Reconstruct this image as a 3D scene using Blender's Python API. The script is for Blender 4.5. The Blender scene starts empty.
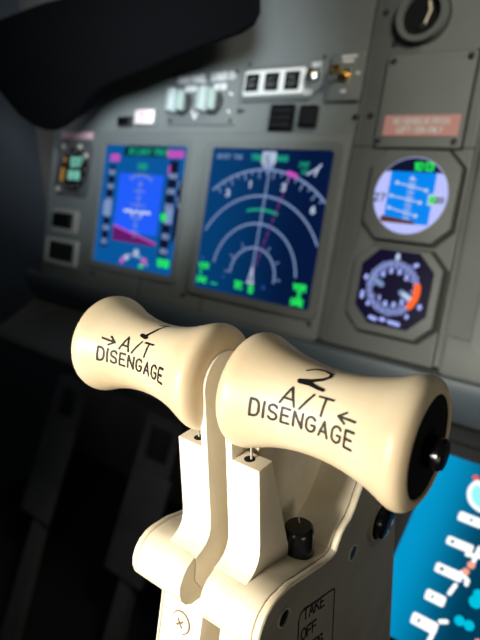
import bpy, bmesh, math, random
from mathutils import Vector, Matrix
random.seed(4)
CM = 0.01
Z0 = 92.0                        # height of the panel centre above the floor, cm
TILT = math.radians(15.6368)     # the main panel leans away at its top
SC = bpy.context.scene
COL = SC.collection

def W(x, y, z):                  # cockpit centimetres -> metres
    return Vector((x*CM, y*CM, (z+Z0)*CM))

# ------------------------------------------------------------------ camera
cam_d = bpy.data.cameras.new('camera'); cam = bpy.data.objects.new('camera', cam_d); COL.objects.link(cam)
R = Matrix(((0.782605, 0.622207, -0.019699), (-0.196246, 0.276619, 0.940728), (0.590776, -0.732353, 0.33859)))
cam.matrix_world = Matrix.Translation(W(51.003, -54.101, 12.207)) @ R.transposed().to_4x4()
cam_d.sensor_fit = 'VERTICAL'; cam_d.sensor_height = 36.0; cam_d.lens = 571.87/640*36.0
cam_d.clip_start = 0.01; cam_d.clip_end = 50
cam_d.dof.use_dof = True; cam_d.dof.focus_distance = 0.205; cam_d.dof.aperture_fstop = 12.0
SC.camera = cam

# ------------------------------------------------------------------ world, lights, exposure
wd = bpy.data.worlds.new('world'); SC.world = wd; wd.use_nodes = True
wd.node_tree.nodes['Background'].inputs[0].default_value = (0.55, 0.68, 0.8, 1)
wd.node_tree.nodes['Background'].inputs[1].default_value = 0.035
SC.view_settings.view_transform = 'Standard'; SC.view_settings.look = 'None'
SC.view_settings.gamma = 1; SC.view_settings.use_curve_mapping = False
SC.view_settings.exposure = 0.0

def area(name, loc, target, size, power, color, spread=180):
    l = bpy.data.lights.new(name, 'AREA'); l.energy = power; l.color = color; l.shape = 'DISK'; l.size = size*CM
    l.spread = math.radians(spread)
    o = bpy.data.objects.new(name, l); COL.objects.link(o); o.location = W(*loc)
    o.rotation_euler = (W(*target)-W(*loc)).to_track_quat('-Z', 'Y').to_euler()
    return o
area('key_light', (27, -100, 12), (40, -40, -3), 20, 0.46, (1.0, 0.95, 0.82), 34)
area('side_fill_light', (98, -66, -12), (42, -38, -6), 30, 0.07, (1.0, 0.90, 0.70), 60)
area('flood_light', (72, -34, 50), (20, 0, 10), 16, 0.8, (1.0, 0.96, 0.80), 76)
area('wall_fill_light', (-60, -30, 34), (-62, 40, 12), 20, 0.95, (0.80, 0.90, 1.0), 90)  # added fill that brightens the dark front-left wall; no real window source
area('footwell_fill_light', (-8, -22, -24), (-26, 6, -62), 8, 0.05, (1.0, 0.97, 0.92), 110)  # added fill lifting the pedals out of the dark, not a fitted lamp
area('panel_fill_light', (54, -60, 20), (-8, 0, 17), 8, 0.9, (0.82, 0.93, 1.0), 34)  # added fill beside the camera for the upper panel, not a cockpit lamp

# ------------------------------------------------------------------ materials
MATS = {}
def mat(name, col, rough=0.5, metal=0.0, noise=0.0, scale=40, col2=None, bump=0.0, spec=0.5, coat=0.0):
    if name in MATS: return MATS[name]
    m = bpy.data.materials.new(name); m.use_nodes = True; nt = m.node_tree; b = nt.nodes['Principled BSDF']
    b.inputs['Base Color'].default_value = (*col, 1); b.inputs['Roughness'].default_value = rough
    b.inputs['Metallic'].default_value = metal; b.inputs['Specular IOR Level'].default_value = spec
    b.inputs['Coat Weight'].default_value = coat
    if noise or bump:
        tc = nt.nodes.new('ShaderNodeTexCoord'); n = nt.nodes.new('ShaderNodeTexNoise')
        n.inputs['Scale'].default_value = scale; n.inputs['Detail'].default_value = 5
        nt.links.new(tc.outputs['Object'], n.inputs['Vector'])
        if noise:
            r = nt.nodes.new('ShaderNodeValToRGB')
            c2 = col2 or tuple(c*0.8 for c in col)
            r.color_ramp.elements[0].position = 0.5-noise/2; r.color_ramp.elements[1].position = 0.5+noise/2
            r.color_ramp.elements[0].color = (*c2, 1); r.color_ramp.elements[1].color = (*col, 1)
            nt.links.new(n.outputs['Fac'], r.inputs[0]); nt.links.new(r.outputs[0], b.inputs['Base Color'])
        if bump:
            n2 = nt.nodes.new('ShaderNodeTexNoise'); n2.inputs['Scale'].default_value = scale*12
            nt.links.new(tc.outputs['Object'], n2.inputs['Vector'])
            bp = nt.nodes.new('ShaderNodeBump'); bp.inputs['Strength'].default_value = bump; bp.inputs['Distance'].default_value = 0.0003
            nt.links.new(n2.outputs['Fac'], bp.inputs['Height']); nt.links.new(bp.outputs[0], b.inputs['Normal'])
    MATS[name] = m; return m
def emit(name, col, s=1.0):
    if name in MATS: return MATS[name]
    m = bpy.data.materials.new(name); m.use_nodes = True; nt = m.node_tree; b = nt.nodes['Principled BSDF']
    b.inputs['Base Color'].default_value = (0.001, 0.001, 0.0012, 1); b.inputs['Roughness'].default_value = 0.3; b.inputs['Specular IOR Level'].default_value = 0.12
    b.inputs['Emission Color'].default_value = (*col, 1); b.inputs['Emission Strength'].default_value = s
    MATS[name] = m; return m
KNOB_IVORY = mat('handle_ivory', (0.80, 0.67, 0.47), 0.42, noise=0.35, scale=28, col2=(0.66, 0.48, 0.28), bump=0.08)
ARM = mat('arm_cream', (0.86, 0.78, 0.64), 0.5, noise=0.3, scale=60, col2=(0.80, 0.71, 0.56), bump=0.1)
BODY = mat('body_cream', (0.84, 0.76, 0.61), 0.5, noise=0.35, scale=45, col2=(0.66, 0.56, 0.40), bump=0.1)
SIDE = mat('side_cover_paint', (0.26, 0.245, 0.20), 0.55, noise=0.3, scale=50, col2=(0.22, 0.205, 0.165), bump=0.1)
INK = mat('black_engraving', (0.012, 0.010, 0.010), 0.6)
MARKER = mat('black_marker', (0.006, 0.006, 0.008), 0.45)
BLACK = mat('black_plastic', (0.004, 0.004, 0.0045), 0.2)
MATTE = mat('matte_black', (0.006, 0.006, 0.007), 0.8, spec=0.2)
DARKMETAL = mat('dark_metal', (0.06, 0.06, 0.06), 0.35, 0.6)
STEEL = mat('steel', (0.6, 0.6, 0.58), 0.3, 1.0)
BRASS = mat('brass', (0.85, 0.6, 0.28), 0.3, 1.0)
GREY = mat('panel_grey', (0.145, 0.156, 0.153), 0.6, noise=0.3, scale=20, col2=(0.13, 0.14, 0.137), bump=0.05)
GREY2 = mat('bezel_grey', (0.126, 0.137, 0.134), 0.55, noise=0.3, scale=20, col2=(0.115, 0.125, 0.122), bump=0.05)
LEDGE = mat('ledge_grey', (0.075, 0.095, 0.115), 0.5, noise=0.3, scale=15, col2=(0.06, 0.078, 0.095))
SHELF = mat('shelf_grey', (0.05, 0.053, 0.054), 0.6, noise=0.3, scale=15)
GAP = mat('gap_dark', (0.02, 0.02, 0.018), 0.8)
WHITEP = mat('white_plastic', (0.62, 0.62, 0.6), 0.5)
PALEKNOB = mat('pale_knob', (0.30, 0.34, 0.33), 0.35)
PINK = mat('pink_label', (0.55, 0.27, 0.26), 0.6)
LEATHER = mat('glareshield_vinyl', (0.0012, 0.0012, 0.0014), 0.95, spec=0.02)
WHITETXT = mat('white_paint', (0.6, 0.6, 0.6), 0.6)

# ------------------------------------------------------------------ object helpers
def link(name, bm, m, parent=None, smooth=True, loc=None):
    bmesh.ops.recalc_face_normals(bm, faces=bm.faces[:])
    me = bpy.data.meshes.new(name); bm.to_mesh(me); bm.free()
    if smooth:
        me.polygons.foreach_set('use_smooth', [True]*len(me.polygons))
        try: me.set_sharp_from_angle(angle=math.radians(35))
        except Exception: pass
    me.materials.append(m)
    o = bpy.data.objects.new(name, me); COL.objects.link(o)
    if parent: o.parent = parent
    if loc is not None: o.location = loc
    return o
def tag(o, label=None, cat=None, group=None, kind=None):
    if label: o['label'] = label
    if cat: o['category'] = cat
    if group: o['group'] = group
    if kind: o['kind'] = kind
    return o
def empty(name, loc, rot=(0, 0, 0), label=None, cat=None, group=None):
    o = bpy.data.objects.new(name, None); COL.objects.link(o); o.location = loc; o.rotation_euler = rot
    o.empty_display_size = 0.01
    return tag(o, label, cat, group)

# All part geometry is given in centimetres in the thing's own frame.
def S(v): return Vector(v)*CM
def prism(pts, a0, a1, axis='x', bevel=0.0, bm=None, seg=2):
    """closed outline pts extruded from a0 to a1 along axis; pts are the two other coordinates"""
    new = bm is None
    if new: bm = bmesh.new()
    def mk(p, a):
        if axis == 'x': return S((a, p[0], p[1]))
        if axis == 'y': return S((p[0], a, p[1]))
        return S((p[0], p[1], a))
    A = [bm.verts.new(mk(p, a0)) for p in pts]; B_ = [bm.verts.new(mk(p, a1)) for p in pts]
    n = len(pts); f = [bm.faces.new(A[::-1]), bm.faces.new(B_)]
    for i in range(n): f.append(bm.faces.new((A[i], A[(i+1) % n], B_[(i+1) % n], B_[i])))
    if bevel:
        bmesh.ops.recalc_face_normals(bm, faces=f)
        ed = [e for e in (set(f[0].edges) | set(f[1].edges))]
        bmesh.ops.bevel(bm, geom=ed, offset=bevel*CM, segments=seg, affect='EDGES', profile=0.5)
    return bm
def box(x0, x1, y0, y1, z0, z1, bevel=0.0, bm=None, seg=2):
    if bm is None: bm = bmesh.new()
    r = bmesh.ops.create_cube(bm, size=1.0)
    M = Matrix.Translation(S(((x0+x1)/2, (y0+y1)/2, (z0+z1)/2))) @ Matrix.Diagonal((abs(x1-x0)*CM, abs(y1-y0)*CM, abs(z1-z0)*CM, 1))
    bmesh.ops.transform(bm, matrix=M, verts=r['verts'])
    if bevel:
        ed = list({e for v in r['verts'] for e in v.link_edges})
        bmesh.ops.bevel(bm, geom=ed, offset=bevel*CM, segments=seg, affect='EDGES', profile=0.5)
    return bm
def lathe(prof, axis='x', c=(0, 0, 0), seg=64, bm=None, closed=True):
    """prof: list of (a, r) along axis"""
    if bm is None: bm = bmesh.new()
    rings = []
    for a, r in prof:
        ring = []
        for k in range(seg):
            t = 2*math.pi*k/seg; p, q = r*math.cos(t), r*math.sin(t)
            v = {'x': (a, p, q), 'y': (p, a, q), 'z': (p, q, a)}[axis]
            ring.append(bm.verts.new(S(v)+S(c)))
        rings.append(ring)
    for A, B_ in zip(rings, rings[1:]):
        for k in range(seg): bm.faces.new((A[k], A[(k+1) % seg], B_[(k+1) % seg], B_[k]))
    if closed:
        bm.faces.new(rings[0][::-1]); bm.faces.new(rings[-1])
    return bm
def rrect(x0, x1, z0, z1, r, n=5):
    out = []
    for cx, cz, a in ((x1-r, z1-r, 0), (x0+r, z1-r, 90), (x0+r, z0+r, 180), (x1-r, z0+r, 270)):
        for k in range(n+1):
            t = math.radians(a+90*k/n); out.append((cx+r*math.cos(t), cz+r*math.sin(t)))
    return out
def octa(cx, cz, w, h, c):
    w /= 2; h /= 2
    return [(cx+w, cz+h-c), (cx+w-c, cz+h), (cx-w+c, cz+h), (cx-w, cz+h-c), (cx-w, cz-h+c), (cx-w+c, cz-h), (cx+w-c, cz-h), (cx+w, cz-h+c)]
def frame(outer, inner, a0, a1, axis='y', bm=None):
    """ring between two outlines with the same number of points"""
    if bm is None: bm = bmesh.new()
    def mk(p, a): return S((p[0], a, p[1])) if axis == 'y' else S((a, p[0], p[1]))
    L = [[bm.verts.new(mk(p, a)) for p in o] for o, a in ((outer, a0), (outer, a1), (inner, a1), (inner, a0))]
    n = len(outer)
    for i in range(4):
        A, B_ = L[i], L[(i+1) % 4]
        for k in range(n): bm.faces.new((A[k], A[(k+1) % n], B_[(k+1) % n], B_[k]))
    return bm
def circ(cx, cz, r, n=48): return [(cx+r*math.cos(2*math.pi*k/n), cz+r*math.sin(2*math.pi*k/n)) for k in range(n)]

# stroke lettering on a 4 x 6 grid
def arc(cx, cy, rx, ry, a0, a1, n=8):
    return [(cx+rx*math.cos(math.radians(a0+(a1-a0)*k/n)), cy+ry*math.sin(math.radians(a0+(a1-a0)*k/n))) for k in range(n+1)]
G = {
 'A': [[(0, 0), (2, 6), (4, 0)], [(.7, 2), (3.3, 2)]],
 'B': [[(0, 0), (0, 6), (2.4, 6)] + arc(2.4, 4.6, 1.4, 1.4, 90, -90) + [(0, 3.2)], [(2.4, 3.2)] + arc(2.3, 1.6, 1.7, 1.6, 90, -90) + [(0, 0)]],
 'C': [arc(2, 4, 2, 2, 30, 180) + arc(2, 2, 2, 2, 180, 330)],
 'D': [[(0, 0), (0, 6), (1.6, 6)] + arc(1.6, 3.6, 2.2, 2.4, 90, 0) + arc(1.6, 2.4, 2.2, 2.4, 0, -90) + [(0, 0)]],
 'E': [[(3.6, 0), (0, 0), (0, 6), (3.6, 6)], [(0, 3.1), (3, 3.1)]],
 'F': [[(0, 0), (0, 6), (3.5, 6)], [(0, 3.1), (2.9, 3.1)]],
 'G': [arc(2, 4, 2, 2, 30, 180) + arc(2, 2, 2, 2, 180, 360) + [(4, 2.8), (2.4, 2.8)]],
 'H': [[(0, 0), (0, 6)], [(4, 0), (4, 6)], [(0, 3), (4, 3)]],
 'I': [[(0, 0), (0, 6)]],
 'K': [[(0, 0), (0, 6)], [(3.8, 6), (0, 2.3)], [(1.3, 3.5), (4, 0)]],
 'L': [[(0, 6), (0, 0), (3.5, 0)]],
 'M': [[(0, 0), (0, 6), (2.2, 1.5), (4.4, 6), (4.4, 0)]],
 'N': [[(0, 0), (0, 6), (3.9, 0), (3.9, 6)]],
 'O': [arc(2, 3.6, 2, 2.4, 0, 180) + arc(2, 2.4, 2, 2.4, 180, 360) + [(4, 3.6)]],
 'P': [[(0, 0), (0, 6), (2.3, 6)] + arc(2.3, 4.4, 1.6, 1.6, 90, -90) + [(0, 2.8)]],
 'R': [[(0, 0), (0, 6), (2.3, 6)] + arc(2.3, 4.4, 1.6, 1.6, 90, -90) + [(0, 2.8)], [(2, 2.8), (4, 0)]],
 'S': [arc(2, 4.5, 1.8, 1.5, 20, 270) + arc(2, 1.5, 1.9, 1.5, 90, -160)],
 'T': [[(0, 6), (4, 6)], [(2, 6), (2, 0)]],
 'U': [[(0, 6), (0, 2)] + arc(2, 2, 2, 2, 180, 360) + [(4, 6)]],
 'V': [[(0, 6), (2, 0), (4, 6)]],
 'Y': [[(0, 6), (2, 3), (4, 6)], [(2, 3), (2, 0)]],
 'W': [[(0, 6), (1.2, 0), (2.4, 5), (3.6, 0), (4.8, 6)]],
 'X': [[(0, 0), (4, 6)], [(0, 6), (4, 0)]],
 '/': [[(0, 0), (2.6, 6)]],
 '-': [[(.6, 3), (3.4, 3)]],
 '0': [arc(2, 3.6, 1.8, 2.4, 0, 180) + arc(2, 2.4, 1.8, 2.4, 180, 360) + [(3.8, 3.6)]],
 '1': [[(1, 5), (2, 6), (2, 0)]],
 '2': [arc(2, 4.4, 1.8, 1.6, 160, -30) + [(0, 0), (4, 0)]],
 '3': [arc(1.9, 4.6, 1.7, 1.4, 150, -90) + arc(1.9, 1.6, 1.9, 1.6, 90, -150)],
 '4': [[(3, 0), (3, 6), (0, 2), (4, 2)]],
 '5': [[(3.6, 6), (.5, 6), (.3, 3.3)] + arc(1.9, 2, 1.9, 1.9, 120, -150)],
 '6': [arc(2, 1.9, 1.8, 1.9, 180, -180, 14) + [(.6, 4), (2.6, 6)]],
 '7': [[(0, 6), (4, 6), (1.4, 0)]],
 '8': [arc(2, 4.5, 1.6, 1.5, 0, 360, 12), arc(2, 1.5, 1.9, 1.5, 0, 360, 12)],
 '9': [arc(2, 4.1, 1.8, 1.9, 0, 360, 14), [(3.8, 4), (2, 0)]],
}
def text_strokes(s, x, y, h, aspect=1.0, gap=1.9, center=False, slant=0.0):
    k = h/6.0; out = []; cx = 0; 
    for ch in s:
        if ch == ' ': cx += 3.2; continue
        g = G[ch]; w = max(p[0] for st in g for p in st)
        for st in g: out.append([((p[0]+cx+p[1]*slant)*k*aspect, p[1]*k) for p in st])
        cx += w+gap
    tot = (cx-gap)*k*aspect; dx = -tot/2 if center else 0
    return [[(p[0]+x+dx, p[1]+y) for p in st] for st in out]
def ribbon(strokes, width, mapf, step=None, bm=None, widths=None):
    """flat ribbons with round ends; mapf(u, v, h) -> Vector in cm"""
    if bm is None: bm = bmesh.new()
    for si, st in enumerate(strokes):
        if step:
            q = [st[0]]; 
            for a, b in zip(st, st[1:]):
                n = max(1, int(math.hypot(b[0]-a[0], b[1]-a[1])/step))
                for k in range(1, n+1): q.append((a[0]+(b[0]-a[0])*k/n, a[1]+(b[1]-a[1])*k/n))
            st = q
        for i, (a, b) in enumerate(zip(st, st[1:])):
            L = math.hypot(b[0]-a[0], b[1]-a[1])
            if L < 1e-6: continue
            w = width/2
            if widths: w = widths[si](i/len(st))/2
            nx, ny = -(b[1]-a[1])/L*w, (b[0]-a[0])/L*w
            P = [(a[0]+nx, a[1]+ny), (a[0]-nx, a[1]-ny), (b[0]-nx, b[1]-ny), (b[0]+nx, b[1]+ny)]
            h = 0.001*(i % 2)
            bm.faces.new([bm.verts.new(S(mapf(p[0], p[1], h))) for p in P])
            bm.faces.new([bm.verts.new(S(mapf(b[0]+w*math.cos(t*math.pi/4), b[1]+w*math.sin(t*math.pi/4), 0.002))) for t in range(8)])
            if i == 0: bm.faces.new([bm.verts.new(S(mapf(a[0]+w*math.cos(t*math.pi/4), a[1]+w*math.sin(t*math.pi/4), 0.002))) for t in range(8)])
    return bm
def keepn(name, bm, m, parent):           # flat marks: no normal recalculation, no smoothing
    me = bpy.data.meshes.new(name); bm.to_mesh(me); bm.free(); me.materials.append(m)
    o = bpy.data.objects.new(name, me); COL.objects.link(o); o.parent = parent; return o

# ================================================================== SETTING
def struct(name, bm, m):
    o = link(name, bm, m, smooth=False); o.location = W(0, 0, 0); tag(o, kind='structure'); return o
WALL = mat('wall_lining', (0.05, 0.06, 0.072), 0.8, noise=0.3, scale=8)
WALLTOP = mat('window_surround', (0.10, 0.085, 0.075), 0.8, noise=0.3, scale=8)
FLOOR = mat('cockpit_floor', (0.010, 0.010, 0.011), 0.95, noise=0.4, scale=30)
struct('floor', box(-95, 130, -110, 60, -Z0-3, -Z0), FLOOR)
struct('wall_left', box(-98, -95, -110, 60, -Z0, 60), WALL)
struct('wall_front', box(-95, 130, 40, 43, -Z0, 60), WALLTOP)

# ================================================================== MAIN PANEL
PR = (-TILT, 0, 0)
def pworld(u, v, h=0.0):         # panel coordinates (u right, v up, h out of the panel) -> world
    y = 0.65-h; return W(u, y*math.cos(TILT)+v*math.sin(TILT), -y*math.sin(TILT)+v*math.cos(TILT))
def pthing(name, u, v, label, cat, group=None, h=0.0):
    return empty(name, pworld(u, v, h), PR, label, cat, group)
def flat(u, v, h): return (u, -h, v)
def clusters(strokes, join):
    bb = [[min(p[0] for p in s), min(p[1] for p in s), max(p[0] for p in s), max(p[1] for p in s), [s]] for s in strokes]
    merged = True
    while merged:
        merged = False
        for i in range(len(bb)):
            for j in range(i+1, len(bb)):
                a, b = bb[i], bb[j]
                if max(a[0]-b[2], b[0]-a[2]) < join and max(a[1]-b[3], b[1]-a[3]) < join:
                    bb[i] = [min(a[0], b[0]), min(a[1], b[1]), max(a[2], b[2]), max(a[3], b[3]), a[4]+b[4]]; del bb[j]; merged = True; break
            if merged: break
    return [b[4] for b in bb]
def marks(name, strokes, width, m, parent, h, step=None, join=0.75):
    for g in clusters(strokes, join):        # each separate word or symbol is a mark of its own
        o = keepn(name, ribbon(g, width, lambda a, b, c: (a, -(h+c), b), step), m, parent)
    return o
def patch(name, outlines, m, parent, h):
    for oo in outlines:
        bm = bmesh.new(); bm.faces.new([bm.verts.new(S((p[0], -h, p[1]))) for p in oo])
        o = keepn(name, bm, m, parent)
    return o
def rect(x0, x1, z0, z1): return [(x0, z0), (x1, z0), (x1, z1), (x0, z1)]
def screw(parent, x, z, h, r=0.32, m=None):
    bm = lathe([(-h, r), (-(h+.10), r), (-(h+.14), r*.75)], 'y', (x, 0, z), 16)
    return link('screw', bm, m or DARKMETAL, parent)

panel = pthing('instrument_panel', 0, 0, 'grey main instrument panel carrying all the displays and gauges', 'instrument panel')
# back plate: top edge follows the glareshield
bp = [(-33.0, -12.4), (60, -12.4), (60, 40), (-15, 40), (-33, 14)]
link('back_plate', prism(bp, 0.0, 1.6, 'y'), GREY, panel)
# captain's side display plate, raised
link('captain_plate', prism(rrect(-32.0, 20.7, -12.2, 10.5, .8), -0.7, -0.02, 'y', .15), GREY2, panel)
link('centre_plate', prism(rrect(21.15, 33.6, -12.2, 60, .3), -0.45, -0.02, 'y', .35), GREY, panel)
link('right_plate', prism(rrect(34.3, 60, -12.2, 11.5, .6), -0.7, -0.02, 'y', .15), GREY2, panel)
link('lower_trim', prism(rrect(34.6, 60, -12.0, -8.4, .3), -1.0, -0.72, 'y', .1), GREY2, panel)
for x, z, h in ((20.5, 12.3, 0), (22.5, 12.3, .45), (19.6, -10.3, .7), (-18.6, -10.3, .7), (0.2, -10.4, .7), (-31, 8.2, .7), (4.6, 13.2, 0), (22.3, 22.5, .45)):
    screw(panel, x, z, h)
marks('seam', [[(21.3, 9.2), (33.6, 9.2)]], .12, GAP, panel, .455)
marks('seam', [[(-8.2, -9.4), (-8.2, -12)], [(3.4, -9.4), (3.4, -12)]], .18, GAP, panel, .705)

# ---- display units
def display(name, u0, u1, v0, v1, label, cat, m):
    cu, cv = (u0+u1)/2, (v0+v1)/2; w, hgt = (u1-u0)/2, (v1-v0)/2
    t = pthing(name, cu, cv, label, cat, None, 0.7)
    o = rrect(-w-1.0, w+1.0, -hgt-.9, hgt+.9, .9); i = rrect(-w, w, -hgt, hgt, .5)
    link('bezel', frame(o, i, 0.0, -0.35), GREY2, t)
    sc = link('screen', prism(i, -0.02, -0.10, 'y'), m, t, smooth=False)
    return t, sc
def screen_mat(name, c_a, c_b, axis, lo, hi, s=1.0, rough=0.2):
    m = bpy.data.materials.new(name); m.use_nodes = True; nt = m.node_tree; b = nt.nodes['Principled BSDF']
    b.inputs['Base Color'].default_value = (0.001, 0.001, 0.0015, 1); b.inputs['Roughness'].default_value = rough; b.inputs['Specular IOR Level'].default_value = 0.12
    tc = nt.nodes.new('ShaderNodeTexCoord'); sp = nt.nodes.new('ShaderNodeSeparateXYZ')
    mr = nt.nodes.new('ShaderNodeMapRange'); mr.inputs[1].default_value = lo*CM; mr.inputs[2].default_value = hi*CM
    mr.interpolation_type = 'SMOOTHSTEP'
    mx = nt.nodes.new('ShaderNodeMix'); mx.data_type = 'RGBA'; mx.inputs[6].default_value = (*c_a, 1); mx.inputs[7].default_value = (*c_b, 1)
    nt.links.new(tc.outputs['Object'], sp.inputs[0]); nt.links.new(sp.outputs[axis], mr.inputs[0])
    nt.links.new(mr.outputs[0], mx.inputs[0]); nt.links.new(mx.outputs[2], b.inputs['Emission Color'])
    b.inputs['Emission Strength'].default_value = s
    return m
E_WHITE = emit('symbol_white', (0.60, 0.72, 0.95), 0.85)
E_SOFT = emit('symbol_pale_blue', (0.26, 0.38, 0.68), 0.75)
E_GREEN = emit('symbol_green', (0.02, 0.85, 0.12), 0.9)
E_TEAL = emit('symbol_teal', (0.02, 0.55, 0.35), 0.6)
E_MAG = emit('symbol_magenta', (0.75, 0.10, 0.65), 0.8)
E_BLACK = emit('tape_black', (0.004, 0.006, 0.03), 1.0)
E_SKY = emit('attitude_sky', (0.015, 0.11, 0.95), 1.0)
E_GROUND = emit('attitude_ground', (0.12, 0.01, 0.13), 1.0)

# primary flight display
t, sc = display('flight_display', -18.8, -2.3, -8.3, 8.65, 'blue attitude display with speed and altitude tapes, left of the map display', 'display',
                emit('pfd_blue', (0.002, 0.095, 0.34), 0.95))
H_ = 0.105
patch('attitude_window', [rect(-4.6, 4.4, -3.6, 4.6)], E_SKY, sc, H_)
patch('ground_band', [[(-4.6, -5.0), (4.4, -5.0), (4.4, -4.6), (-4.6, -2.9)]], E_GROUND, sc, H_+.01)
marks('horizon_line', [[(-4.6, -2.9), (4.4, -4.6)]], .22, E_MAG, sc, H_+.02)
pl = []
for k, w in enumerate((1.0, 2.2, 1.0, 3.0, 1.0, 2.2, 1.0, 1.8)):
    z = 3.2-k*.95; pl.append([(-w/2, z), (w/2, z)])
marks('pitch_ladder', pl+[[(0, 3.8), (0, -4.2)]], .16, E_SOFT, sc, H_+.02)
marks('aircraft_symbol', [[(-2.6, -.6), (-.9, -.6), (-.9, -1.1)], [(2.6, -.6), (.9, -.6), (.9, -1.1)], [(-.3, -.6), (.3, -.6)]], .42, E_WHITE, sc, H_+.03)
marks('bank_pointer', [arc(0, 0.2, 4.3, 4.3, 60, 120, 10)]+[[(4.0*math.cos(math.radians(a)), .2+4.0*math.sin(math.radians(a))), (4.5*math.cos(math.radians(a)), .2+4.5*math.sin(math.radians(a)))] for a in (60, 70, 80, 90, 100, 110, 120)], .16, E_SOFT, sc, H_+.02)
patch('speed_tape', [rect(-7.0, -5.6, -6.2, 5.6)], E_BLACK, sc, H_)
patch('altitude_tape', [rect(5.2, 6.9, -6.2, 6.6), [(7.2, -4.5), (8.0, -3.2), (8.0, 3.4), (7.2, 4.8)]], E_BLACK, sc, H_)
tape = []
for k in range(6):
    z = 4.6-k*2.0
    tape += text_strokes(str(180-20*k), -6.3, z-.3, .6, 1, 1.5, True)
    tape += text_strokes(str(400-k*100 if k < 4 else 100), 6.1, z-.3, .6, 1, 1.5, True)
marks('tape_digits', tape, .2, E_SOFT, sc, H_+.02)
patch('speed_readout', [rect(-7.3, -5.5, -1.6, .5)], E_SOFT, sc, H_+.03)
patch('altitude_readout', [rect(5.5, 7.0, -1.6, .3)], E_SOFT, sc, H_+.03)
patch('altitude_bug', [rect(4.8, 5.9, -1.4, -.4)], E_GREEN, sc, H_+.04)
patch('mode_window', [rect(-4.2, 4.6, 7.0, 8.4)], emit('mode_dark', (0.0, 0.03, 0.03), 1), sc, H_)
marks('mode_text', text_strokes('N1', -3.0, 7.3, .75) + text_strokes('LNAV', -1.4, 7.3, .75) + text_strokes('VNAV', 2.0, 7.3, .75), .24, E_TEAL, sc, H_+.02)
marks('command_text', text_strokes('CMD', 0, 5.3, .7, 1, 1.6, True), .26, E_TEAL, sc, H_+.02)
marks('speed_setting', text_strokes('250', -6.0, 6.3, .75, 1, 1.6, True)+text_strokes('10000', 6.0, 7.1, .75, 1, 1.6, True)+[[(5.3, 5.9), (5.3, 4.9)]], .3, E_MAG, sc, H_+.02)
marks('vertical_speed', [[(7.3, 2.0), (7.9, .6)], [(7.4, 4.0), (7.4, 3.1)]], .22, E_SOFT, sc, H_+.02)
hd = [arc(.6, -9.6, 3.6, 3.0, 40, 140, 12)]
marks('heading_arc', hd, .4, E_SOFT, sc, H_+.02)
marks('heading_digits', text_strokes('10', -1.4, -7.4, .55)+text_strokes('12', .4, -6.6, .7), .25, E_WHITE, sc, H_+.03)
marks('heading_bug', [[(2.4, -7.5), (2.9, -7.0)], [(-1.9, -7.9), (-1.5, -7.4)]], .55, E_MAG, sc, H_+.04)
marks('pressure_text', text_strokes('1013', 6.3, -7.4, .8, 1, 1.5, True)+[[(1.8, -8.0), (2.5, -8.0)]], .4, E_GREEN, sc, H_+.02)

# navigation display
t, sc = display('map_display', 1.9, 19.3, -8.9, 8.6, 'dark blue compass map display with white range arcs, between the attitude display and round gauges', 'display',
                screen_mat('nav_blue', (0.001, 0.045, 0.16), (0.0008, 0.008, 0.045), 0, -8, 6, 1.0))
OX, OZ = .1, -6.05
def polar(r, a): return (OX+r*math.sin(math.radians(a)), OZ+r*math.cos(math.radians(a)))
def parc(r, a0, a1, n=40): return [polar(r, a0+(a1-a0)*k/n) for k in range(n+1)]
ro = 12.45
marks('compass_arc', [parc(ro, -39, 42)], .26, E_SOFT, sc, H_)
marks('compass_tick', [[polar(ro, a), polar(ro-(.95 if k % 2 == 0 else .5), a)] for k, a in enumerate(range(-35, 45, 5))], .17, E_SOFT, sc, H_+.01)
dg = []
for a, s in ((-30, '33'), (0, ''), (-12, '1'), (14, '3'), (40, '6')):
    p = polar(ro-1.6, a)
    if s: dg += text_strokes(s[-1], p[0], p[1]-.35, .75, 1, 1.5, True)
for a in (-34, -12, 14, 38):
    p = polar(ro-1.75, a); 
marks('compass_digits', dg, .2, E_WHITE, sc, H_+.02)
marks('range_arc', [parc(9.4, -60, 61)], .24, E_SOFT, sc, H_)
marks('range_arc', [parc(6.15, -82, 83)], .24, E_SOFT, sc, H_)
marks('range_arc', [parc(3.3, -90, 96)], .24, E_SOFT, sc, H_)
marks('range_tick', [[polar(3.6, a), polar(4.1, a)] for a in (-60, -30, 30, 60, 90, -90)], .14, E_SOFT, sc, H_)
marks('track_line', [[polar(.3, -1), polar(ro+.3, 1.5)]], .22, E_SOFT, sc, H_+.02)
marks('course_line', [[polar(r_, 15.5), polar(r_+.55, 15.5)] for r_ in [x*.9+.5 for x in range(13)]], .15, emit('symbol_dim_magenta', (.25, .04, .35), .8), sc, H_+.01)
marks('heading_bug', [[polar(ro+.1, 14), polar(ro+.1, 19)]], .55, E_MAG, sc, H_+.03)
marks('weather_arc', [parc(7.8, -15, 17, 12)], .32, E_TEAL, sc, H_)
marks('aircraft_symbol', [[(OX-.35, OZ-.9), (OX, OZ+1.0), (OX+.35, OZ-.9), (OX-.35, OZ-.9)], [(OX-.5, OZ-.9), (OX+.5, OZ-.9)]], .2, E_WHITE, sc, H_+.03)
marks('track_label', text_strokes('TRK', -2.5, 7.45, .6, 1, 1.6)+text_strokes('MAG', 1.1, 7.45, .6, 1, 1.6), .2, E_TEAL, sc, H_)
marks('track_readout', text_strokes('018', .1, 7.35, .8, .8, 1.5, True)+[[(-.8, 7.1), (-.8, 8.35), (.95, 8.35), (.95, 7.1), (-.8, 7.1)], [(-.6, 6.75), (.8, 6.75)]], .2, E_WHITE, sc, H_+.01)
marks('speed_text', text_strokes('GS137', -7.8, 7.5, .5, 1, 1.6)+text_strokes('TAS', -5.2, 7.5, .5, 1, 1.6), .12, E_SOFT, sc, H_)
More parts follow.
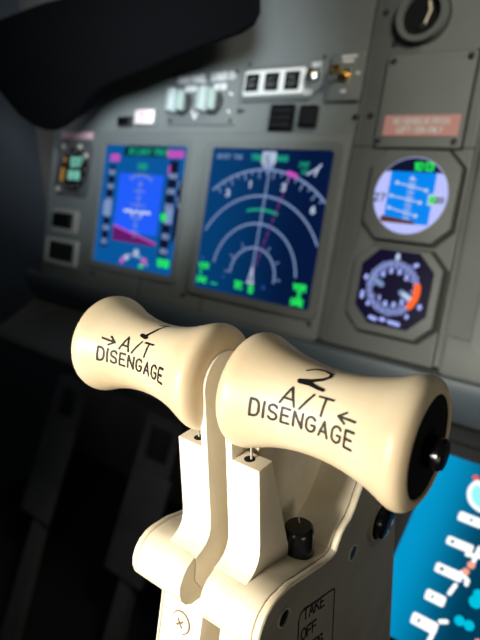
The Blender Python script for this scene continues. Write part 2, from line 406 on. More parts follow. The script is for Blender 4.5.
marks('waypoint_text', text_strokes('DME', 4.4, 6.9, .5, 1, 1.6)+text_strokes('05', 4.8, 6.1, .5, 1, 1.6), .1, E_TEAL, sc, H_)
marks('wind_arrow', [[(5.6, 6.1), (6.9, 6.8)], [(6.6, 6.0), (6.9, 6.8)], [(7.2, 7.2), (6.7, 6.7)]], .2, E_WHITE, sc, H_)
marks('station_text', text_strokes('VOR', -8.3, -6.2, .62, 1, 1.6)+text_strokes('1', -8.1, -7.1, .7)+text_strokes('DME', -8.3, -8.0, .6, 1, 1.6)+text_strokes('---', -6.0, -8.1, .4), .2, E_GREEN, sc, H_)
marks('station_text', text_strokes('VOR', 6.2, -6.7, .62, 1, 1.6)+text_strokes('2', 6.8, -7.6, .7)+text_strokes('DME', 6.2, -8.4, .6, 1, 1.6), .24, E_GREEN, sc, H_)
marks('range_mode_text', text_strokes('TFC', -2.2, -7.9, .8, .6, 1.4)+text_strokes('10', -.1, -8.1, .8, .7, 1.4), .24, E_GREEN, sc, H_)
patch('map_dot', [circ(2.1, -7.2, .22, 12), circ(-4.1, -6.8, .2, 12), circ(-7.9, -5.0, .25, 12)], emit('dim_blue', (.02, .08, .35), 1), sc, H_)

# ---- standby attitude indicator
def gauge_plate(t, w, h, c, m=None):
    link('bezel', prism(octa(0, 0, w, h, c), -0.5, 0, 'y', .2), m or GREY2, t)
t = pthing('standby_attitude_indicator', 28.4, 4.4, 'round glowing standby attitude instrument with blue face, above the round compass dial', 'gauge', None, .45)
link('shadow_gap', prism(octa(.15, -.1, 9.6, 9.4, 1.7), -0.03, -0.0, 'y'), GAP, t)
gauge_plate(t, 9.1, 8.9, 1.6)
sc = link('screen', lathe([(-.5, 3.75), (-.52, 3.72), (-.53, 3.7)], 'y', (0, 0, 0), 48), emit('standby_lilac', (0.50, 0.54, 1.0), 1.0), t, smooth=False)
hh = .535
def inside(poly, r=3.68):
    out = []
    n = len(poly)
    for i in range(n):
        a, b = poly[i], poly[(i+1) % n]
        for k in range(12):
            p = (a[0]+(b[0]-a[0])*k/12, a[1]+(b[1]-a[1])*k/12); d = math.hypot(*p)
            out.append((p[0]*r/d, p[1]*r/d) if d > r else p)
    return out
patch('sky_field', [rect(-2.3, 2.35, -2.7, 2.3)], emit('standby_sky', (0.0, 0.24, 0.88), 1), sc, hh)
patch('top_band', [inside(rect(-3.7, 3.7, 2.3, 3.7))], E_BLACK, sc, hh+.005)
patch('horizon_shadow', [inside([(-2.6, -2.75), (1.0, -2.75), (1.0, -2.45), (-2.6, -2.1)])], emit('standby_brown', (.10, .03, .01), 1), sc, hh+.01)
marks('pressure_text', text_strokes('1013', .9, 2.5, .7, 1, 1.6, True), .22, E_GREEN, sc, hh+.01)
marks('pitch_ladder', [[(-1.5, 1.2), (1.6, .6)], [(-1.9, -.1), (1.3, -.6)], [(-1.9, -1.3), (1.0, -1.9)]]+[[(-.25, 1.6-k*.42), (.35, 1.55-k*.42)] for k in range(10)], .13, E_WHITE, sc, hh+.015)
patch('ladder_dot', [circ(x, z, .2, 10) for x, z in ((-1.5, 1.2), (1.6, .6), (-1.9, -.1), (1.2, -.6), (-1.9, -1.3), (1.0, -1.9), (0, 1.7))], E_WHITE, sc, hh+.02)
marks('speed_digits', text_strokes('27', -3.1, -.7, .7, 1, 1.6, True), .16, INK, sc, hh+.02)
patch('altitude_readout', [rect(1.9, 3.2, -.8, .3)], E_WHITE, sc, hh+.02)
patch('altitude_digits', [rect(2.05, 2.6, -.6, .1)], E_GREEN, sc, hh+.03)
marks('tape_digits', text_strokes('20', 3.0, -.5, .5, 1, 1.6, True), .14, INK, sc, hh+.03)

# ---- round compass dial
t = pthing('radio_compass_dial', 28.4, -5.2, 'black eight-sided compass dial with pale ticks and an orange arc, below the round blue instrument', 'gauge', None, .45)
link('shadow_gap', prism(octa(.15, -.1, 9.9, 9.3, 1.7), -0.03, -0.0, 'y'), GAP, t)
gauge_plate(t, 9.3, 8.8, 1.6)
sc = link('screen', prism(octa(.1, .3, 7.6, 7.7, 1.7), -.53, -.5, 'y'), emit('dial_black', (0.004, 0.002, 0.02), 1), t, smooth=False)
E_DIAL = emit('dial_tick_blue', (0.38, 0.46, 0.98), 1.0)
tk = []
for k in range(72):
    a = math.radians(k*5); r0, r1 = (2.2, 2.75) if k % 6 else (1.9, 2.85); tk.append([(r0*math.sin(a), .4+r0*math.cos(a)), (r1*math.sin(a), .4+r1*math.cos(a))])
marks('tick_ring', tk, .11, E_DIAL, sc, .535)
num = []
for k in range(12):
    a = math.radians(k*30+15)
    if k in (2, 3, 8, 9): continue
    num += text_strokes(str((k*3) % 10), 1.75*math.sin(a), .4+1.75*math.cos(a)-.2, .45, 1, 1.5, True)
marks('dial_digits', num, .2, E_DIAL, sc, .54)
marks('pointer', [[(-2.3, 1.1), (-1.2, .6)], [(1.0, .1), (1.9, -.3)]], .6, E_SOFT, sc, .545)
marks('pointer_tip', [[(1.3, -.05), (1.9, -.3)], [(0, 3.7), (0, 3.4)]], .45, E_WHITE, sc, .55)
marks('orange_arc', [[(2.55*math.sin(math.radians(a)), .4+2.55*math.cos(math.radians(a))) for a in range(78, 132, 6)]], .7, emit('dial_orange', (0.95, 0.13, 0.02), 1.1), sc, .55)
marks('outer_digits', [[(1.9, 2.9), (2.1, 3.0)], [(-3.0, 1.2), (-3.0, 1.0)], [(-3.1, -.5), (-3.1, -1.0)], [(-2.3, -1.5), (-2.3, -1.6)], [(3.1, -.9), (3.1, -1.1)], [(2.0, -2.1), (2.0, -2.2)],
      [(-1.8, -2.9), (-1.2, -3.0)], [(-.6, -2.9), (-.3, -2.9)], [(.3, -3.0), (1.3, -3.1)]], .42, E_DIAL, sc, .54)

# ---- round gauge at the top right
t = pthing('brake_pressure_gauge', 26.3, 21.6, 'round black gauge in a dark ring, above the blank plate', 'gauge', None, .45)
link('shadow_gap', lathe([(-.01, 2.65), (-.03, 2.65)], 'y', (.1, 0, -.08), 48), GAP, t)
link('bezel_ring', frame(circ(0, 0, 2.5), circ(0, 0, 1.95), 0, -.8), GREY2, t)
f_ = link('dial_face', lathe([(-.02, 1.95), (-.3, 1.95)], 'y', (0, 0, 0), 48), MATTE, t)
marks('pointer', [[(.3, -1.0), (.75, .5), (.5, 1.3)]], .26, mat('pale_pointer', (.75, .66, .5), .5), f_, .32)
link('centre_cap', lathe([(-.3, .35), (-.5, .3)], 'y', (.2, 0, -1.0), 16), DARKMETAL, f_)
for x, z in ((-2.5, -2.3), (2.4, 2.3)): screw(t, x, z, 0, .3)

# ---- blank plate with a pink placard
t = pthing('blank_cover_plate', 27.9, 13.6, 'plain grey square cover plate with corner screws, above the round blue instrument', 'panel plate', None, .45)
link('gap_edge', prism(rect(-4.5, 4.65, -4.65, 4.6), -.03, 0, 'y'), GAP, t)
link('plate', prism(rrect(-4.4, 4.4, -4.5, 4.5, .3), -.3, -.03, 'y', .08), GREY, t)
for x, z in ((-3.7, 3.9), (3.9, 3.9), (-3.9, -3.9), (3.8, -3.9)): screw(t, x, z, .3)
t2 = pthing('warning_placard', 28.1, 11.2, 'salmon pink placard with two lines of white writing, on the blank cover plate', 'label', None, .77)
link('placard', prism(rrect(-3.8, 3.8, -1.0, 1.0, .1), -.06, 0, 'y'), PINK, t2)
marks('placard_text', text_strokes('NO REVERSE PITCH', 0, .15, .5, .88, 1.4, True)+text_strokes('LEFT GEN ONLY', 0, -.65, .5, .88, 1.4, True), .13, WHITETXT, t2, .065)

# ---- display selector module
t = pthing('display_selector', -1.3, 14.9, 'grey selector module with pale rotary knobs and white lettering, top left of the panel', 'switch panel', None, 0)
link('plate', prism(rrect(-6.0, 5.6, -3.4, 3.4, .25), -.4, 0, 'y', .1), GREY2, t)
for x, z in ((-5.4, -2.9), (5.0, 2.9), (5.0, -2.9), (-5.4, 2.9)): screw(t, x, z, .4, .25)
marks('legend', text_strokes('MAIN PANEL', -2.4, 2.0, .8, .78, 1.5, True)+text_strokes('LOWER DU', 2.9, 2.1, .8, .7, 1.5, True)+text_strokes('NORM', -2.4, .9, .6, .8, 1.5, True)
      + text_strokes('NORM', 2.6, .95, .6, .8, 1.5, True)+text_strokes('PFD', -.6, -.2, .6, .8, 1.5, True)+[[(-1.7, -1.6), (-1.1, -2.6), (-.5, -1.6), (.4, -1.0)], [(4.3, .4), (4.7, .2)], [(4.4, -1.7), (4.6, -1.9)]], .26, WHITETXT, t, .41)
for x in (-3.4, 1.9):
    k = link('rotary_knob', lathe([(-.4, 1.55), (-1.0, 1.5), (-1.1, 1.2), (-1.3, 1.1)], 'y', (x, 0, -.7), 32), DARKMETAL, t)
    link('knob_grip', box(x-1.25, x-.05, -2.6, -1.2, -2.1, .9, .35), PALEKNOB, k)
    link('knob_grip', box(x+.15, x+1.15, -2.3, -1.2, -1.9, .7, .35), mat('pale_knob_green', (.24, .30, .27), .4), k)

# ---- annunciator module
t = pthing('annunciator_module', 10.2, 16.1, 'white-framed unit with three black push windows, right of the selector module', 'indicator', None, 0)
link('plate', prism([(-5.1, -1.9), (4.4, -1.9), (5.8, -.6), (5.8, 2.1), (-5.1, 2.1)], -.7, 0, 'y', .15), GREY2, t)
fr = link('white_frame', prism(rrect(-4.7, 3.75, -1.45, 1.45, .3), -1.1, -.7, 'y', .1), WHITEP, t)
for k, x in enumerate((-3.3, -.5, 2.3)):
    b = link('push_window', box(x-.95, x+.95, -1.35, -1.05, -1.0, 1.0, .08), BLACK, t)
    marks('window_text', text_strokes(('A/P', 'A/T', 'FMC')[k], x, .1, .45, .9, 1.5, True)+text_strokes('P/RST', x, -.6, .45, .7, 1.5, True), .06, mat('dim_legend', (.12, .12, .12), .6), b, 1.36)
k = link('test_knob', lathe([(-.7, .75), (-1.6, .7), (-1.75, .5)], 'y', (4.9, 0, .4), 24), STEEL, t)
link('knob_stem', lathe([(-1.75, .3), (-2.1, .28)], 'y', (4.9, 0, .4), 16), BRASS, k)
marks('legend', text_strokes('TEST', 4.9, 1.5, .4, .8, 1.5, True)+text_strokes('1', 4.5, -1.5, .5)+text_strokes('2', 3.9, -1.4, .5), .2, WHITETXT, t, .71)
for x, z in ((-5.0, 2.6), (5.4, 2.7), (-5.0, -2.9), (5.4, -2.9)): screw(panel, 10.2+x, 16.1+z, 0, .22)

# ---- toggle module
t = pthing('toggle_switch_module', 18.7, 16.5, 'small grey plate with a bright brass toggle, right of the white-framed unit', 'switch', None, 0)
link('plate', prism(rrect(-2.0, 2.0, -2.6, 2.4, .2), -.5, 0, 'y', .1), GREY2, t)
link('nut', lathe([(-.5, .8), (-.8, .78)], 'y', (0, 0, 0), 6), BRASS, t)
link('toggle', lathe([(-.8, .25), (-1.6, .3), (-2.6, .45), (-2.8, .35)], 'y', (.1, 0, .1), 20), BRASS, t)
link('guard_pin', lathe([(-.5, .45), (-1.2, .42), (-1.4, .2)], 'y', (-1.3, 0, .6), 16), BRASS, t)
marks('legend', [[(-.6, 1.95), (1.0, 1.95)], [(-.4, 1.5), (.7, 1.5)], [(1.4, .2), (1.6, .2)], [(-.1, -1.6), (.3, -1.6)]], .3, WHITETXT, t, .51)

# ---- black annunciator squares, pink strips, small switches
t = pthing('indicator_light', 11.3, 12.2, 'black ribbed indicator block below the white-framed unit, taller of the pair', 'indicator')
link('housing', box(-1.6, 1.6, -.7, 0, -1.5, 1.5, .1), BLACK, t)
for z in (-.8, 0, .8): link('lens', box(-1.35, 1.35, -.8, -.7, z-.28, z+.28, .03), MATTE, t)
t = pthing('indicator_light', 14.9, 12.3, 'small square black indicator beside the taller black ribbed block', 'indicator')
link('housing', box(-1.1, 1.1, -.8, 0, -1.2, 1.2, .1), BLACK, t)
link('lens', box(-.9, .9, -.9, -.8, -.9, .9, .05), MATTE, t)
t = pthing('warning_button', -11.6, 12.6, 'small square pale pink lit button near the glareshield lobe', 'button')
link('housing', box(-2.1, 2.1, -.6, 0, -1.15, 1.15, .1), GREY2, t)
link('cap', box(-1.9, 1.9, -.8, -.6, -.95, .95, .08), mat('pale_pink', (.85, .68, .68), .5), t)
marks('cap_text', text_strokes('BELOW', 0, .1, .5, .8, 1.5, True)+text_strokes('G/S', 0, -.7, .5, .8, 1.5, True), .1, mat('pink_ink', (.6, .25, .25), .6), t, .805)
t = pthing('push_switch', -15.9, 12.0, 'small black square switch left of the pale pink button', 'button')
link('housing', box(-1.3, 1.3, -.6, 0, -.75, .75, .1), DARKMETAL, t)
link('cap', box(-1.05, 1.05, -.9, -.6, -.55, .55, .06), BLACK, t)
t = pthing('pink_placard', -26.3, 10.0, 'narrow pale pink placard above the clock at the panel left end', 'label', None, .7)
link('placard', prism(rrect(-4.0, 4.0, -.5, .5, .1), -.05, 0, 'y'), mat('pale_pink_label', (.75, .42, .47), .6), t)
marks('placard_text', [[(-3.4+.9*k, 0), (-3.4+.9*k+.55, 0)] for k in range(8)], .18, mat('pale_pink', (.85, .68, .68)), t, .055)

# clock
t = pthing('clock', -26.0, 4.8, 'dark square clock with pale green digits at the panel left end', 'clock', None, .7)
link('bezel', prism(octa(0, 0, 8.6, 8.4, .8), -.4, 0, 'y', .15), mat('clock_grey', (.055, .055, .058), .5), t)
f_ = link('dial_face', lathe([(-.4, 3.4), (-.5, 3.35)], 'y', (.5, 0, 0), 40), MATTE, t)
E_CLK = emit('clock_green', (.25, .75, .6), .8)
marks('clock_digits', text_strokes('1237', .9, .5, 1.2, .75, 1.5, True)+text_strokes('0018', .7, -1.5, 1.2, .75, 1.5, True), .3, E_CLK, f_, .51)
marks('dial_numerals', [[(2.9*math.sin(a)+.5, 2.9*math.cos(a)), (2.6*math.sin(a)+.5, 2.6*math.cos(a))] for a in [k*math.pi/6 for k in range(12)]], .14, mat('dim_white', (.35, .33, .3), .6), f_, .51)
patch('amber_segment', [rect(-2.6, -1.7, -1.9, .1), rect(-2.2, -1.5, 1.0, 1.7)], emit('clock_amber', (.30, .15, .02), 1), f_, .512)
for x, z, nm in ((-2.6, 3.4, 'a'), (1.5, 3.4, 'b'), (3.2, 2.1, 'c'), (-3.0, -3.2, 'd'), (2.2, -3.4, 'e')):
    link('clock_button', lathe([(-.4, .4), (-.7, .38), (-.75, .3)], 'y', (x, 0, z), 16), mat('button_ivory', (.36, .34, .28), .5) if nm != 'e' else DARKMETAL, t)

# lower left selectors
t = pthing('nose_wheel_switch', -26.7, -3.2, 'dark guarded switch under the clock, upper of the two small windows', 'switch', None, .7)
link('plate', frame(rrect(-3.0, 3.2, -1.8, 1.8, .4), rrect(-2.4, 2.2, -1.2, 1.3, .3), 0, -.35), mat('pale_edge', (.24, .23, .2), .5), t)
link('switch_body', box(-2.5, 2.1, -.9, 0, -1.2, 1.2, .3), BLACK, t)
t = pthing('lamp_test_window', -26.7, -7.9, 'black window in a pale rectangular frame, lowest at the panel left end', 'indicator', None, .7)
link('frame', frame(rrect(-4.1, 4.0, -2.2, 1.9, .4), rrect(-3.4, 3.3, -1.6, 1.3, .2), 0, -.45), mat('frame_grey', (.27, .28, .28), .5), t)
link('window', box(-3.4, 3.3, -.2, 0, -1.6, 1.3), MATTE, t)

# ---- right display, only its left edge is in the frame
t, sc = display('engine_display', 37.9, 55.0, -8.6, 8.8, 'engine display at the panel end beside the two round gauges, mostly out of view', 'display', emit('engine_dark', (0.006, 0.004, 0.06), .9))
marks('engine_scale', [[(-8.2, -6.5), (-8.2, -2.0)], [(-7.8, -1.0), (-7.8, 2.0)]], .3, emit('lilac', (.5, .3, .8), .7), sc, .105)

# ================================================================== LEDGE AND SHELF
led = empty('panel_ledge', W(0, 0, 0), (0, 0, 0), 'long grey ledge under the instrument panel running the whole width', 'ledge')
link('dark_gap', prism([(-3.2, -11.4), (-3.0, -12.9), (1.0, -12.9), (1.0, -11.4)], -34, 62, 'x'), GAP, led)
link('front_lip', prism([(-4.0, -11.7), (-4.3, -12.6), (-3.6, -15.2), (-2.6, -16.8), (2, -16.8), (2, -12.9), (-2.9, -12.9), (-3.0, -11.7)], -35.5, 62, 'x', .1), LEDGE, led)
shf = empty('kick_shelf', W(0, 0, 0), (0, 0, 0), 'dark grey shelf below the ledge, its angled end over the footwell', 'shelf')
link('shelf_board', prism([(-2.5, -16.9), (-14.8, -17.0), (-15.4, -17.6), (-15.2, -19.2), (4, -19.2), (4, -16.9)], -27, 34.0, 'x', .12), SHELF, shf)
link('end_bracket', prism([(-35.5, -3.0), (-27, -15.0), (-27, 2), (-35.5, 2)], -19, -17.0, 'z'), SHELF, shf)

# ================================================================== GLARESHIELD
gs = empty('glareshield', W(0, 0, 0), (0, 0, 0), 'black padded glareshield overhanging the top left of the instrument panel', 'glareshield')
GO = [(-17.8, 15.3), (-16.0, 13.8), (-14.2, 12.5), (-11.8, 11.4), (-9.5, 10.9), (-7.4, 10.85), (-5.6, 11.3), (-4.0, 11.9), (-2.7, 12.8), (-0.9, 14.1), (.9, 14.8), (2.7, 15.3), (8.6, 16.4), (14.9, 17.6), (19.3, 18.3), (20.6, 18.8), (21.2, 19.6), (21.2, 24), (5, 24), (-1.5, 23.6), (-7.5, 23.5), (-15.4, 22.9), (-30, 21), (-30, 18)]
def loft(sections):
    bm = bmesh.new(); R_ = [[bm.verts.new(S(p)) for p in s] for s in sections]; n = len(R_[0])
    for A, B_ in zip(R_, R_[1:]):
        for k in range(n): bm.faces.new((A[k], A[(k+1) % n], B_[(k+1) % n], B_[k]))
    bm.faces.new(R_[0][::-1]); bm.faces.new(R_[-1]); return bm
cgx, cgz = 2, 18.5
secs = []
for y, dx, dz, k in ((-14.4, 0, 0, .93), (-14.25, 0, 0, .98), (-13.8, 0, 0, 1.0), (-13.0, -.6, .3, 1.0), (-8, -4.5, 1.2, 1.0), (1.5, -12, 3.6, 1.0)):
    secs.append([(cgx+(x-cgx)*k+dx, y, cgz+(z-cgz)*k+dz) for x, z in GO])
link('padded_hood', loft(secs), LEATHER, gs)

# ================================================================== LOWER DISPLAY
bt = math.radians(58)
lt = empty('lower_display', W(38.6786, -8.0, -17.19085), (bt*-1, 0, 0), 'bright blue lower display with white schematic boxes, tilted in the console behind the levers', 'display')
link('bezel', frame(rrect(-2.5, 17.3, -16.6, 1.2, .6), rrect(-1.9, 16.6, -16.0, .15, .5), .2, -.35), mat('lower_bezel', (.015, .016, .018), .5), lt)
sc = link('screen', prism(rrect(-1.9, 16.6, -16.0, .15, .5), -.02, .1, 'y'), screen_mat('lower_glow_ramp', (0.0, 0.31, 0.60), (0.0, 0.045, 0.10), 0, -1.5, 4.6, 1.0), lt, smooth=False)  # off-angle screen glow painted into the emission, bright at left, fading right
EW = emit('schematic_white', (.95, 1.0, 1.0), 1.15); EC = emit('schematic_cyan', (0.0, .55, .75), 1.0)
ER = emit('schematic_red', (.95, .10, .08), 1.0); EPC = emit('schematic_pale', (.35, .95, .95), 1.0)
h0 = .03
def lp(name, outs, m, h=h0): return patch(name, outs, m, sc, h)
lp('gauge_disc', [circ(3.1, -2.35, 1.45, 32)], EPC)
keepn('gauge_rim', ribbon([[(3.1+1.45*math.cos(math.radians(a)), -2.35+1.45*math.sin(math.radians(a))) for a in range(140, 361, 10)], [(2.0, -1.5), (3.4, -2.0), (3.4, -1.5)]], .35, lambda a, b, c: (a, -(h0+.01+c), b)), EW, sc)
lp('gauge_pointer', [circ(1.75, -1.15, .26, 10)], ER, h0+.02)
lp('schematic_box', [rrect(1.55, 3.5, -5.3, -4.45, .2), rrect(1.4, 3.5, -7.55, -6.8, .2), rrect(1.35, 3.5, -10.0, -9.2, .2), rrect(1.4, 2.95, -12.3, -11.45, .2), rrect(1.1, 3.1, -14.4, -13.5, .2)], EW, h0+.005)
marks('schematic_line', ([[(3.2, -7.7), (4.3, -7.4)], [(3.9, -6.8), (3.8, -8.3)], [(3.3, -9.2), (3.9, -9.6)], [(3.2, -10.3), (3.0, -11.1)], [(3.8, -9.6), (3.9, -9.9)], [(3.1, -13.3), (3.5, -13.1)], [(2.9, -14.4), (2.8, -15.3), (3.4, -15.4)]]), .34, EW, sc, h0+.01, None, .3)
lp('alert_mark', [circ(3.75, -8.35, .3, 10), circ(3.55, -9.0, .28, 10), circ(5.9, -13.4, .25, 10)], emit('schematic_coral', (1.0, .42, .30), 1), h0+.02)
lp('box_symbol', [rect(2.5, 2.7, -5.0, -4.75), rect(1.75, 2.0, -7.3, -7.05), rect(1.75, 2.0, -9.75, -9.45), rect(1.9, 2.05, -12.0, -11.75), rect(1.6, 1.75, -14.1, -13.8)], emit('symbol_ink', (0, .03, .05), 1), h0+.012)
lp('value_mark', [circ(5.3, -7.4, .35, 12), circ(4.9, -10.2, .38, 12), circ(4.9, -10.8, .5, 12), circ(4.3, -12.6, .38, 12), circ(5.0, -12.6, .38, 12), circ(4.4, -14.8, .38, 12)], EC, h0+.01)
lp('schematic_box', [rrect(6.0, 7.5, -10.4, -9.6, .2), rrect(6.1, 7.8, -12.6, -11.6, .2), rrect(5.6, 6.6, -14.5, -14.1, .1)], emit('schematic_cream', (1, 1, .75), 1), h0+.01)
cons = empty('centre_console', W(0, 0, 0), (0, 0, 0), 'dark forward console housing the lower blue display', 'console')
dz, dy = math.cos(bt), math.sin(bt)
def lpt(v, h): return (-8.0+v*dy-h*dz, -17.19+v*dz+h*dy)
pa, pb, pc = lpt(2.2, -.4), lpt(-19.5, -.4), lpt(-19.5, -4)
link('display_housing', prism([pa, pb, (pb[0], pb[1]-12), (pa[0]+2, pb[1]-12), (pa[0]+2, pa[1])], 34.8, 58, 'x'), mat('console_dark', (.02, .021, .023), .6), cons)
link('upper_fascia', prism([(-3.2, -19.3), (-5.0, -19.3), (-6.0, -19.3), (pa[0]-.1, pa[1]-.6), (pa[0]+3, pa[1]-1.5), (-3.2, -19)], 36.6, 60, 'x', .1), mat('fascia_olive', (.09, .088, .07), .6), cons)

# ================================================================== THRUST LEVERS
HY, HZ = -40.16, 3.36
PROF = [(0, 1.2), (.03, 1.5), (.1, 1.72), (.2, 1.88), (.35, 1.97), (.55, 1.98), (.8, 1.91), (1.1, 1.80), (1.5, 1.66), (2.1, 1.51), (2.8, 1.42), (3.5, 1.41), (4.2, 1.48), (4.8, 1.61), (5.3, 1.76), (5.7, 1.93), (5.95, 2.00), (6.15, 1.975), (6.28, 1.89), (6.37, 1.77)]
def smooth_prof(s):
    # Catmull-Rom through PROF
    P = PROF
    for i in range(len(P)-1):
        if P[i][0] <= s <= P[i+1][0]:
            t = (s-P[i][0])/(P[i+1][0]-P[i][0]); a = P[max(i-1, 0)]; b = P[i]; c = P[i+1]; d = P[min(i+2, len(P)-1)]
            m1 = (c[1]-a[1])/max(c[0]-a[0], 1e-6); m2 = (d[1]-b[1])/max(d[0]-b[0], 1e-6); L = c[0]-b[0]
            return (2*t**3-3*t**2+1)*b[1]+(t**3-2*t**2+t)*L*m1+(-2*t**3+3*t**2)*c[1]+(t**3-t**2)*L*m2
    return P[-1][1]
NOSE = [(-41.28, -2.55), (-41.36, -2.85), (-41.55, -3.02), (-41.8, -3.06), (-42.15, -3.10), (-42.5, -3.2), (-42.8, -3.42), (-43.0, -3.75), (-43.07, -4.15), (-42.98, -4.55), (-42.75, -4.85), (-42.4, -5.05), (-41.9, -5.12), (-40.5, -5.2)]
FLOORP = [(-42.4, -3.10), (-41.9, -3.0), (-41.12, -3.09), (-39.1, -3.72), (-38.25, -3.92), (-37.98, -3.86), (-37.85, -3.6), (-37.6, -3.3), (-37.25, -3.12), (-36.9, -3.02), (-36.6, -2.76), (-36.1, -2.15), (-35.5, -1.45), (-34.9, -.9), (-34.2, -.55), (-33.5, -.6), (-32.9, -1.0), (-32.6, -2.2), (-32.3, -4.5), (-31.9, -8), (-31.2, -16.5)]

def make_lever(number, inner, sgn, dYZ, label, ax_label):
    """sgn +1: handle grows to +x from the plate, -1: mirrored. Built in cockpit cm, origin at the lever base."""
    base = (inner, -39.0, -16.5)
    t = empty('thrust_lever', W(*base), (0, 0, 0), label, 'thrust lever')
    hy, hz = HY+dYZ[0], HZ+dYZ[1]
    def L(bm):                            # shift from cockpit to lever frame
        bmesh.ops.translate(bm, verts=bm.verts[:], vec=-S(base)); return bm
    X = lambda s: inner+sgn*s
    # handle
    prof = []
    for i in range(len(PROF)-1):
        n = 2 if PROF[i+1][0]-PROF[i][0] < .25 else 8
        for k in range(n): 
            s = PROF[i][0]+(PROF[i+1][0]-PROF[i][0])*k/n; prof.append((s, smooth_prof(s)))
    prof += [(6.42, 1.66), (6.44, 1.58), (6.41, 1.53), (6.35, 1.51)]
    bm = lathe([(X(s), r) for s, r in prof], 'x', (0, hy, hz), 96, closed=False)
    cap0 = bm.verts[:96]
    bm.faces.new([v for v in bm.verts[:96]])
    h = link('handle', L(bm), KNOB_IVORY, t)
    # recess, rings and the disengage button at the outer end
    link('end_recess', L(lathe([(X(6.36), 1.52), (X(6.35), 1.50), (X(5.66), 1.48), (X(5.66), .05)], 'x', (0, hy, hz), 48)), MATTE, t)
    link('end_ring', L(lathe([(X(5.64), 1.15), (X(5.9), 1.1), (X(5.95), 1.0), (X(5.85), .85), (X(5.7), .85)], 'x', (0, hy, hz), 48)), BLACK, t)
    b = link('disengage_button', L(lathe([(X(5.7), .36), (X(6.4), .36), (X(6.45), .48), (X(6.8), .48), (X(6.88), .42), (X(6.9), .2)], 'x', (0, hy-.1, hz-.05), 40)), BLACK, t)
    # lettering on the handle
    def hmap(s, th, c):                   # s along axis (cockpit +x), th angle above the pilot direction
        sl = (s-inner)*sgn; r = smooth_prof(max(0, min(6.3, sl)))+.022+c
        a = math.radians(th)
        return (s-base[0], hy-r*math.cos(a)-base[1], hz+r*math.sin(a)-base[2])
    def put(name, strokes, width, m, s0, th0, k, widths=None, sc_=1.0):
        strokes = [[(p[0]*sc_, p[1]*sc_) for p in st] for st in strokes]
        # strokes in cm around (s0, th0); k degrees per cm
        bm = ribbon(strokes, width, lambda u, v, c: hmap(s0+u, th0+v*k, c), .08, widths=widths)
        return keepn(name, bm, m, h)
    K = 57.3/1.5
    if number == 2:
        put('engraved_lettering', text_strokes('DISENGAGE', 0, 0, .46, .95, 2.05), .078, INK, inner+1.40, 4.5, K)
        put('engraved_lettering', text_strokes('A/T', 0, 0, .56, 1.28, 1.5), .075, INK, inner+2.28, 26.5, K)
        put('engraved_arrow', [[(.05, 0), (.62, -.02)], [(.27, .15), (0.03, 0), (.29, -.15)]], .07, INK, inner+4.18, 33, K)
        st = [[(-.38, .24), (-.2, .42), (.0, .47), (.2, .40), (.23, .27), (.12, .12), (-.12, -.03), (-.36, -.12)], [(-.36, -.12), (-.1, -.11), (.15, -.16), (.27, -.17)]]
        put('handwritten_number', st, .07, MARKER, inner+3.08, 65, K, [lambda q: .06+.11*q, lambda q: .18-.07*q], 1.3)
    else:
        put('engraved_lettering', text_strokes('DISENGAGE', 0, 0, .46, .99, 2.05), .078, INK, X(4.96), 4.5, K)
        put('engraved_lettering', text_strokes('A/T', 0, 0, .54, 1.28, 1.5), .075, INK, X(4.02), 27.5, K)
        put('engraved_arrow', [[(0, 0.02), (.58, 0)], [(.36, .16), (.6, 0), (.35, -.15)]], .07, INK, X(4.9), 34, K)
        st = [[(-.14, .54), (.04, .59), (.22, .61)], [(.1, .58), (.04, .38), (-.04, .14), (-.16, -.06), (-.2, -.1)], [(-.32, -.07), (-.1, -.12)]]
        put('handwritten_number', st, .07, MARKER, X(2.9), 62, K, [lambda q: .07, lambda q: .07+.07*q, lambda q: .16], 1.3)
    # plate arm with round head
    p0, p1 = sorted((X(-.16), X(.12)))
    x_in, x_blk = X(-.12), X(1.32)
    R_ = 1.13
    head = [(hy+R_*math.cos(math.radians(a)), hz+R_*math.sin(math.radians(a))) for a in range(0, 181, 12)]
    prof_arm = head+[(-41.29, 1.2), (-41.29, -1.9), (-41.32, -2.3), (-41.42, -2.6), (-41.6, -2.82), (-41.85, -2.96), (-42.15, -3.06), (-42.3, -4.0), (-41.8, -5.0), (-40.0, -5.6), (hy+R_, -4.2)]
    bm = prism(prof_arm, X(-.12), X(.17), 'x', .03)
    link('lever_plate', L(bm), ARM, t)
    # front block of the arm, bored at the top, widening downwards at its back
    blk = [(-41.7, -4.0), (-42.15, -3.06), (-41.85, -2.96), (-41.6, -2.82), (-41.42, -2.6), (-41.32, -2.3), (-41.29, -1.9), (-41.29, 1.12), (-40.55, 1.12), (-39.45, -3.3), (-39.3, -4.0)]
    bm = prism(blk, X(.16), x_blk, 'x', .04)
    bk = link('arm_block', L(bm), ARM, t)
    link('cheek_wall', L(prism([(-40.2, 1.2), (-40.2, -4.5), (-33.5, -4.5), (-33.5, 1.4), (-39.5, 1.4)], X(.1), X(.5), 'x', .03)), BODY, t)
    cx = X(.62)
    link('wire_hole', L(lathe([(1.123, .20), (1.128, .19)], 'z', (cx, -40.9, 0), 24)), MATTE, bk)
    link('switch_wire', L(lathe([(1.1, .045), (2.0, .045)], 'z', (cx+.05*sgn, -40.86, 0), 12)), mat('wire_grey', (.35, .33, .29), .6), bk)
    # body under the arm: rounded nose, ramp and step
    prof_body = NOSE[:]
    body = FLOORP[::-1]
